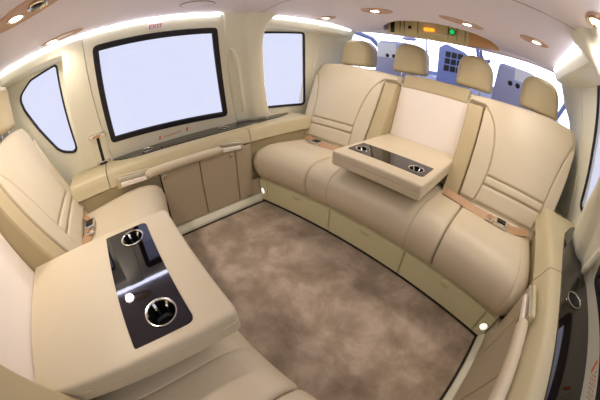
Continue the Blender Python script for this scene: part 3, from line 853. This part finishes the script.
# joint lines across the ceiling panels
bm = B()
for path in ([(0.03, -0.02), (0.20, -0.035), (0.36, -0.07), (0.85, -0.09), (1.34, -0.07), (1.50, -0.035), (1.67, -0.02)],):
    add_tube(bm, [(x, y, cz(x, y) - 0.0002) for x, y in path], 0.0014, 6)
struct(link('trim_31', bm, 'seam'), 'thin joint line across the ceiling')

# ------------------------------------------------------------------ cockpit beyond the forward bench
bm = B(); add_box(bm, (-0.35, W + 0.35), (1.05, 2.7), (-0.04, 0.0))
struct(link('floor_cockpit', bm, 'cockpit', smooth=False), 'grey cockpit floor')
bm = B(); add_box(bm, (-0.20, W + 0.20), (0.93, 0.96), (0.0, 0.86))
struct(link('wall_forward', bm, 'cockpit', smooth=False), 'low bulkhead behind the forward bench')
def pilot_seat(cx, label, card, cardlabel):
    o = thing('pilot_seat', label, 'pilot seat', (cx, 1.45, 0), 'pilot seats')
    off = (cx, 1.45, 0)
    f = lambda x, z, h: (cx + x, 1.42 - h - 0.10 * (z - 0.8), z)
    bm = B(); pillow(bm, round_poly([(-0.23, 0.42), (0.23, 0.42), (0.21, 1.0), (0.165, 1.275), (-0.165, 1.275), (-0.21, 1.0)], [0.05, 0.05, 0.2, 0.05, 0.05, 0.2], 6), [(0.02, -0.12), (0, -0.10), (0, 0), (0.008, 0.014), (0.03, 0.022)], f)
    b = link('seat_back', shift(bm, off), 'cockpit', o, angle=60)
    bm = B(); add_box(bm, (cx - 0.22, cx + 0.22), (1.44, 1.92), (0.32, 0.46), 0.04, 3); link('seat_pan', shift(bm, off), 'cockpit', o)
    bm = B(); add_box(bm, (cx - 0.16, cx + 0.16), (1.5, 1.85), (0.0, 0.33), 0.01); link('pedestal', shift(bm, off), 'cockpit_light', o)
    bm = B(); pillow(bm, round_poly([(card[0], card[2]), (card[1], card[2]), (card[1], card[3]), (card[0], card[3])], 0.006, 2), [(0, 0.022), (0, 0.026)], f)
    c = link('placard', shift(bm, off), 'white', b)
    for s in (-1, 1):
        bm = B(); add_lathe(bm, [(0.022, 0.0), (0.022, -0.022), (0.015, -0.026)], (cx - 0.02 + s * 0.035, 1.385, 1.125), 16, 'y', cap1=True); link('knob', shift(bm, off), 'black', b)
    return o
pilot_seat(0.19, 'left grey pilot seat seen through the gap between the two left headrests', (-0.17, 0.04, 1.10, 1.25), '')
pilot_seat(1.385, 'right grey pilot seat with white placard behind the right headrests', (-0.02, 0.145, 1.165, 1.268), '')
# instrument panel
ip = thing('instrument_panel', 'dark blue instrument panel standing in the cockpit centre', 'instrument panel', (0.60, 2.05, 0))
off = (0.60, 2.05, 0)
f = lambda x, z, h: (x, 2.05 - h + 0.25 * (z - 1.2), z)
bm = B(); pillow(bm, round_poly([(0.50, 0.0), (0.84, 0.0), (0.84, 1.28), (0.74, 1.37), (0.50, 1.43), (0.42, 1.37)], 0.02, 3), [(0.01, -0.1), (0, -0.09), (0, 0), (0.005, 0.006)], f)
b = link('panel_face', shift(bm, off), 'cockpit_blue', ip)
for i in range(3):
    for j in range(3):
        x = 0.545 + i * 0.075; z = 1.13 + j * 0.085
        bm = B(); pillow(bm, round_poly([(x - 0.031, z - 0.034), (x + 0.031, z - 0.034), (x + 0.031, z + 0.034), (x - 0.031, z + 0.034)], 0.006, 2), [(0, 0.004), (0, 0.010), (0.004, 0.012)], f)
        link('gauge', shift(bm, off), 'black', b)
# grip hanging from the roof
bm = B(); add_tube(bm, [(0.33, 1.9, 1.42), (0.335, 1.9, 1.34), (0.34, 1.9, 1.26), (0.335, 1.9, 1.20), (0.30, 1.9, 1.165), (0.25, 1.9, 1.165), (0.22, 1.9, 1.18)], [0.008, 0.010, 0.012, 0.018, 0.018, 0.014, 0.010], 10)
o = link('hanging_grip', bm, 'cockpit_blue', angle=60); tag(o, 'dark blue hook-shaped grip hanging in the windshield between the middle headrests', 'grip')
bm = B(); add_lathe(bm, [(0.001, 0.02), (0.6, 0.016), (1.0, 0.0), (0.6, -0.016), (0.001, -0.02)], (0.25, 1.6, 1.350), 24, sx=0.10, sy=0.05)
o = link('sun_visor', bm, 'cockpit', angle=60); tag(o, 'oval grey sun visor under the cockpit roof behind the left middle headrest', 'visor')
bm = B(); add_tube(bm, [(0.99, 1.70, 1.41), (1.0, 1.70, 1.33), (1.02, 1.69, 1.285), (1.06, 1.69, 1.275), (1.10, 1.69, 1.30)], [0.012, 0.016, 0.022, 0.024, 0.016], 10)
o = link('headset', bm, 'cockpit_blue', angle=60); tag(o, 'dark blue headset hanging over the right middle headrest', 'headset')
# windshield frame and roof edge
bm = B()
add_tube(bm, [(-0.30, 2.45, 1.02), (0.30, 2.62, 1.04), (0.85, 2.68, 1.05), (1.40, 2.62, 1.04), (2.0, 2.45, 1.02)], 0.035, 8)
add_tube(bm, [(0.85, 2.68, 1.05), (0.85, 2.5, 1.35), (0.85, 2.2, 1.58)], 0.025, 8)
add_tube(bm, [(-0.32, 1.05, 1.40), (-0.34, 1.8, 1.35), (-0.30, 2.45, 1.02)], 0.03, 8)
add_tube(bm, [(2.02, 1.05, 1.40), (2.04, 1.8, 1.35), (2.0, 2.45, 1.02)], 0.03, 8)
struct(link('window_7', bm, 'cockpit_blue', angle=60), 'windshield frame of the cockpit')
bm = B(); add_box(bm, (0.45, 1.25), (0.98, 1.75), (1.43, 1.47), 0.01)
struct(link('ceiling_cockpit', bm, 'cockpit_light'), 'cockpit roof')
bm = B(); add_box(bm, (-0.37, -0.33), (1.0, 2.45), (0.0, 0.95)); add_box(bm, (W + 0.33, W + 0.37), (1.0, 2.45), (0.0, 0.95)); add_box(bm, (-0.35, W + 0.35), (2.5, 2.54), (0, 1.0))
struct(link('wall_cockpit', bm, 'cockpit_light', smooth=False), 'lower cockpit sides')

# ------------------------------------------------------------------ sky
w = bpy.data.worlds.new('sky'); S.world = w; w.use_nodes = True
nt = w.node_tree; bg = nt.nodes['Background']
tc = nt.nodes.new('ShaderNodeTexCoord'); sp = nt.nodes.new('ShaderNodeVectorMath'); sp.operation = 'DOT_PRODUCT'; sp.inputs[1].default_value = (-0.22, 0.97, 0.10)
nt.links.new(tc.outputs['Generated'], sp.inputs[0])
mr = nt.nodes.new('ShaderNodeMapRange'); mr.inputs['From Min'].default_value = 0.84; mr.inputs['From Max'].default_value = 0.93
nt.links.new(sp.outputs['Value'], mr.inputs['Value'])
mx = nt.nodes.new('ShaderNodeMix'); mx.data_type = 'RGBA'
mx.inputs['A'].default_value = (0.80, 0.83, 1.0, 1); mx.inputs['B'].default_value = (4.0, 4.2, 5.0, 1)
nt.links.new(mr.outputs['Result'], mx.inputs['Factor']); nt.links.new(mx.outputs['Result'], bg.inputs['Color'])
bg.inputs['Strength'].default_value = 0.48

# ------------------------------------------------------------------ camera: a 15 mm full-frame fisheye held over the aft bench
cam = bpy.data.cameras.new('camera'); co = bpy.data.objects.new('camera', cam); COL.objects.link(co)
yaw, pit, rol = math.radians(47.465), math.radians(-31.1867), math.radians(0.8524)
fw = Vector((-math.sin(yaw) * math.cos(pit), math.cos(yaw) * math.cos(pit), math.sin(pit)))
r = fw.cross(Vector((0, 0, 1))).normalized(); u = r.cross(fw)
r, u = r * math.cos(rol) + u * math.sin(rol), -r * math.sin(rol) + u * math.cos(rol)
m4 = Matrix.Identity(4)
for i, v in enumerate((r, u, -fw)):
    m4[0][i], m4[1][i], m4[2][i] = v
m4.translation = (1.3949, -0.8919, 0.9879)
co.matrix_world = m4
cam.type = 'PANO'; cam.sensor_width = 36; cam.sensor_fit = 'HORIZONTAL'
cam.clip_start = 0.01; cam.clip_end = 200
cc = cam.cycles if hasattr(cam, 'cycles') and hasattr(cam.cycles, 'panorama_type') else cam
cc.panorama_type = 'FISHEYE_EQUISOLID'
cc.fisheye_lens = 257.39 / 600 * 36
cc.fisheye_fov = math.radians(220)
S.camera = co

S.view_settings.view_transform = 'Standard'
S.view_settings.look = 'None'
S.view_settings.gamma = 1
S.view_settings.use_curve_mapping = False
S.view_settings.exposure = 1.06
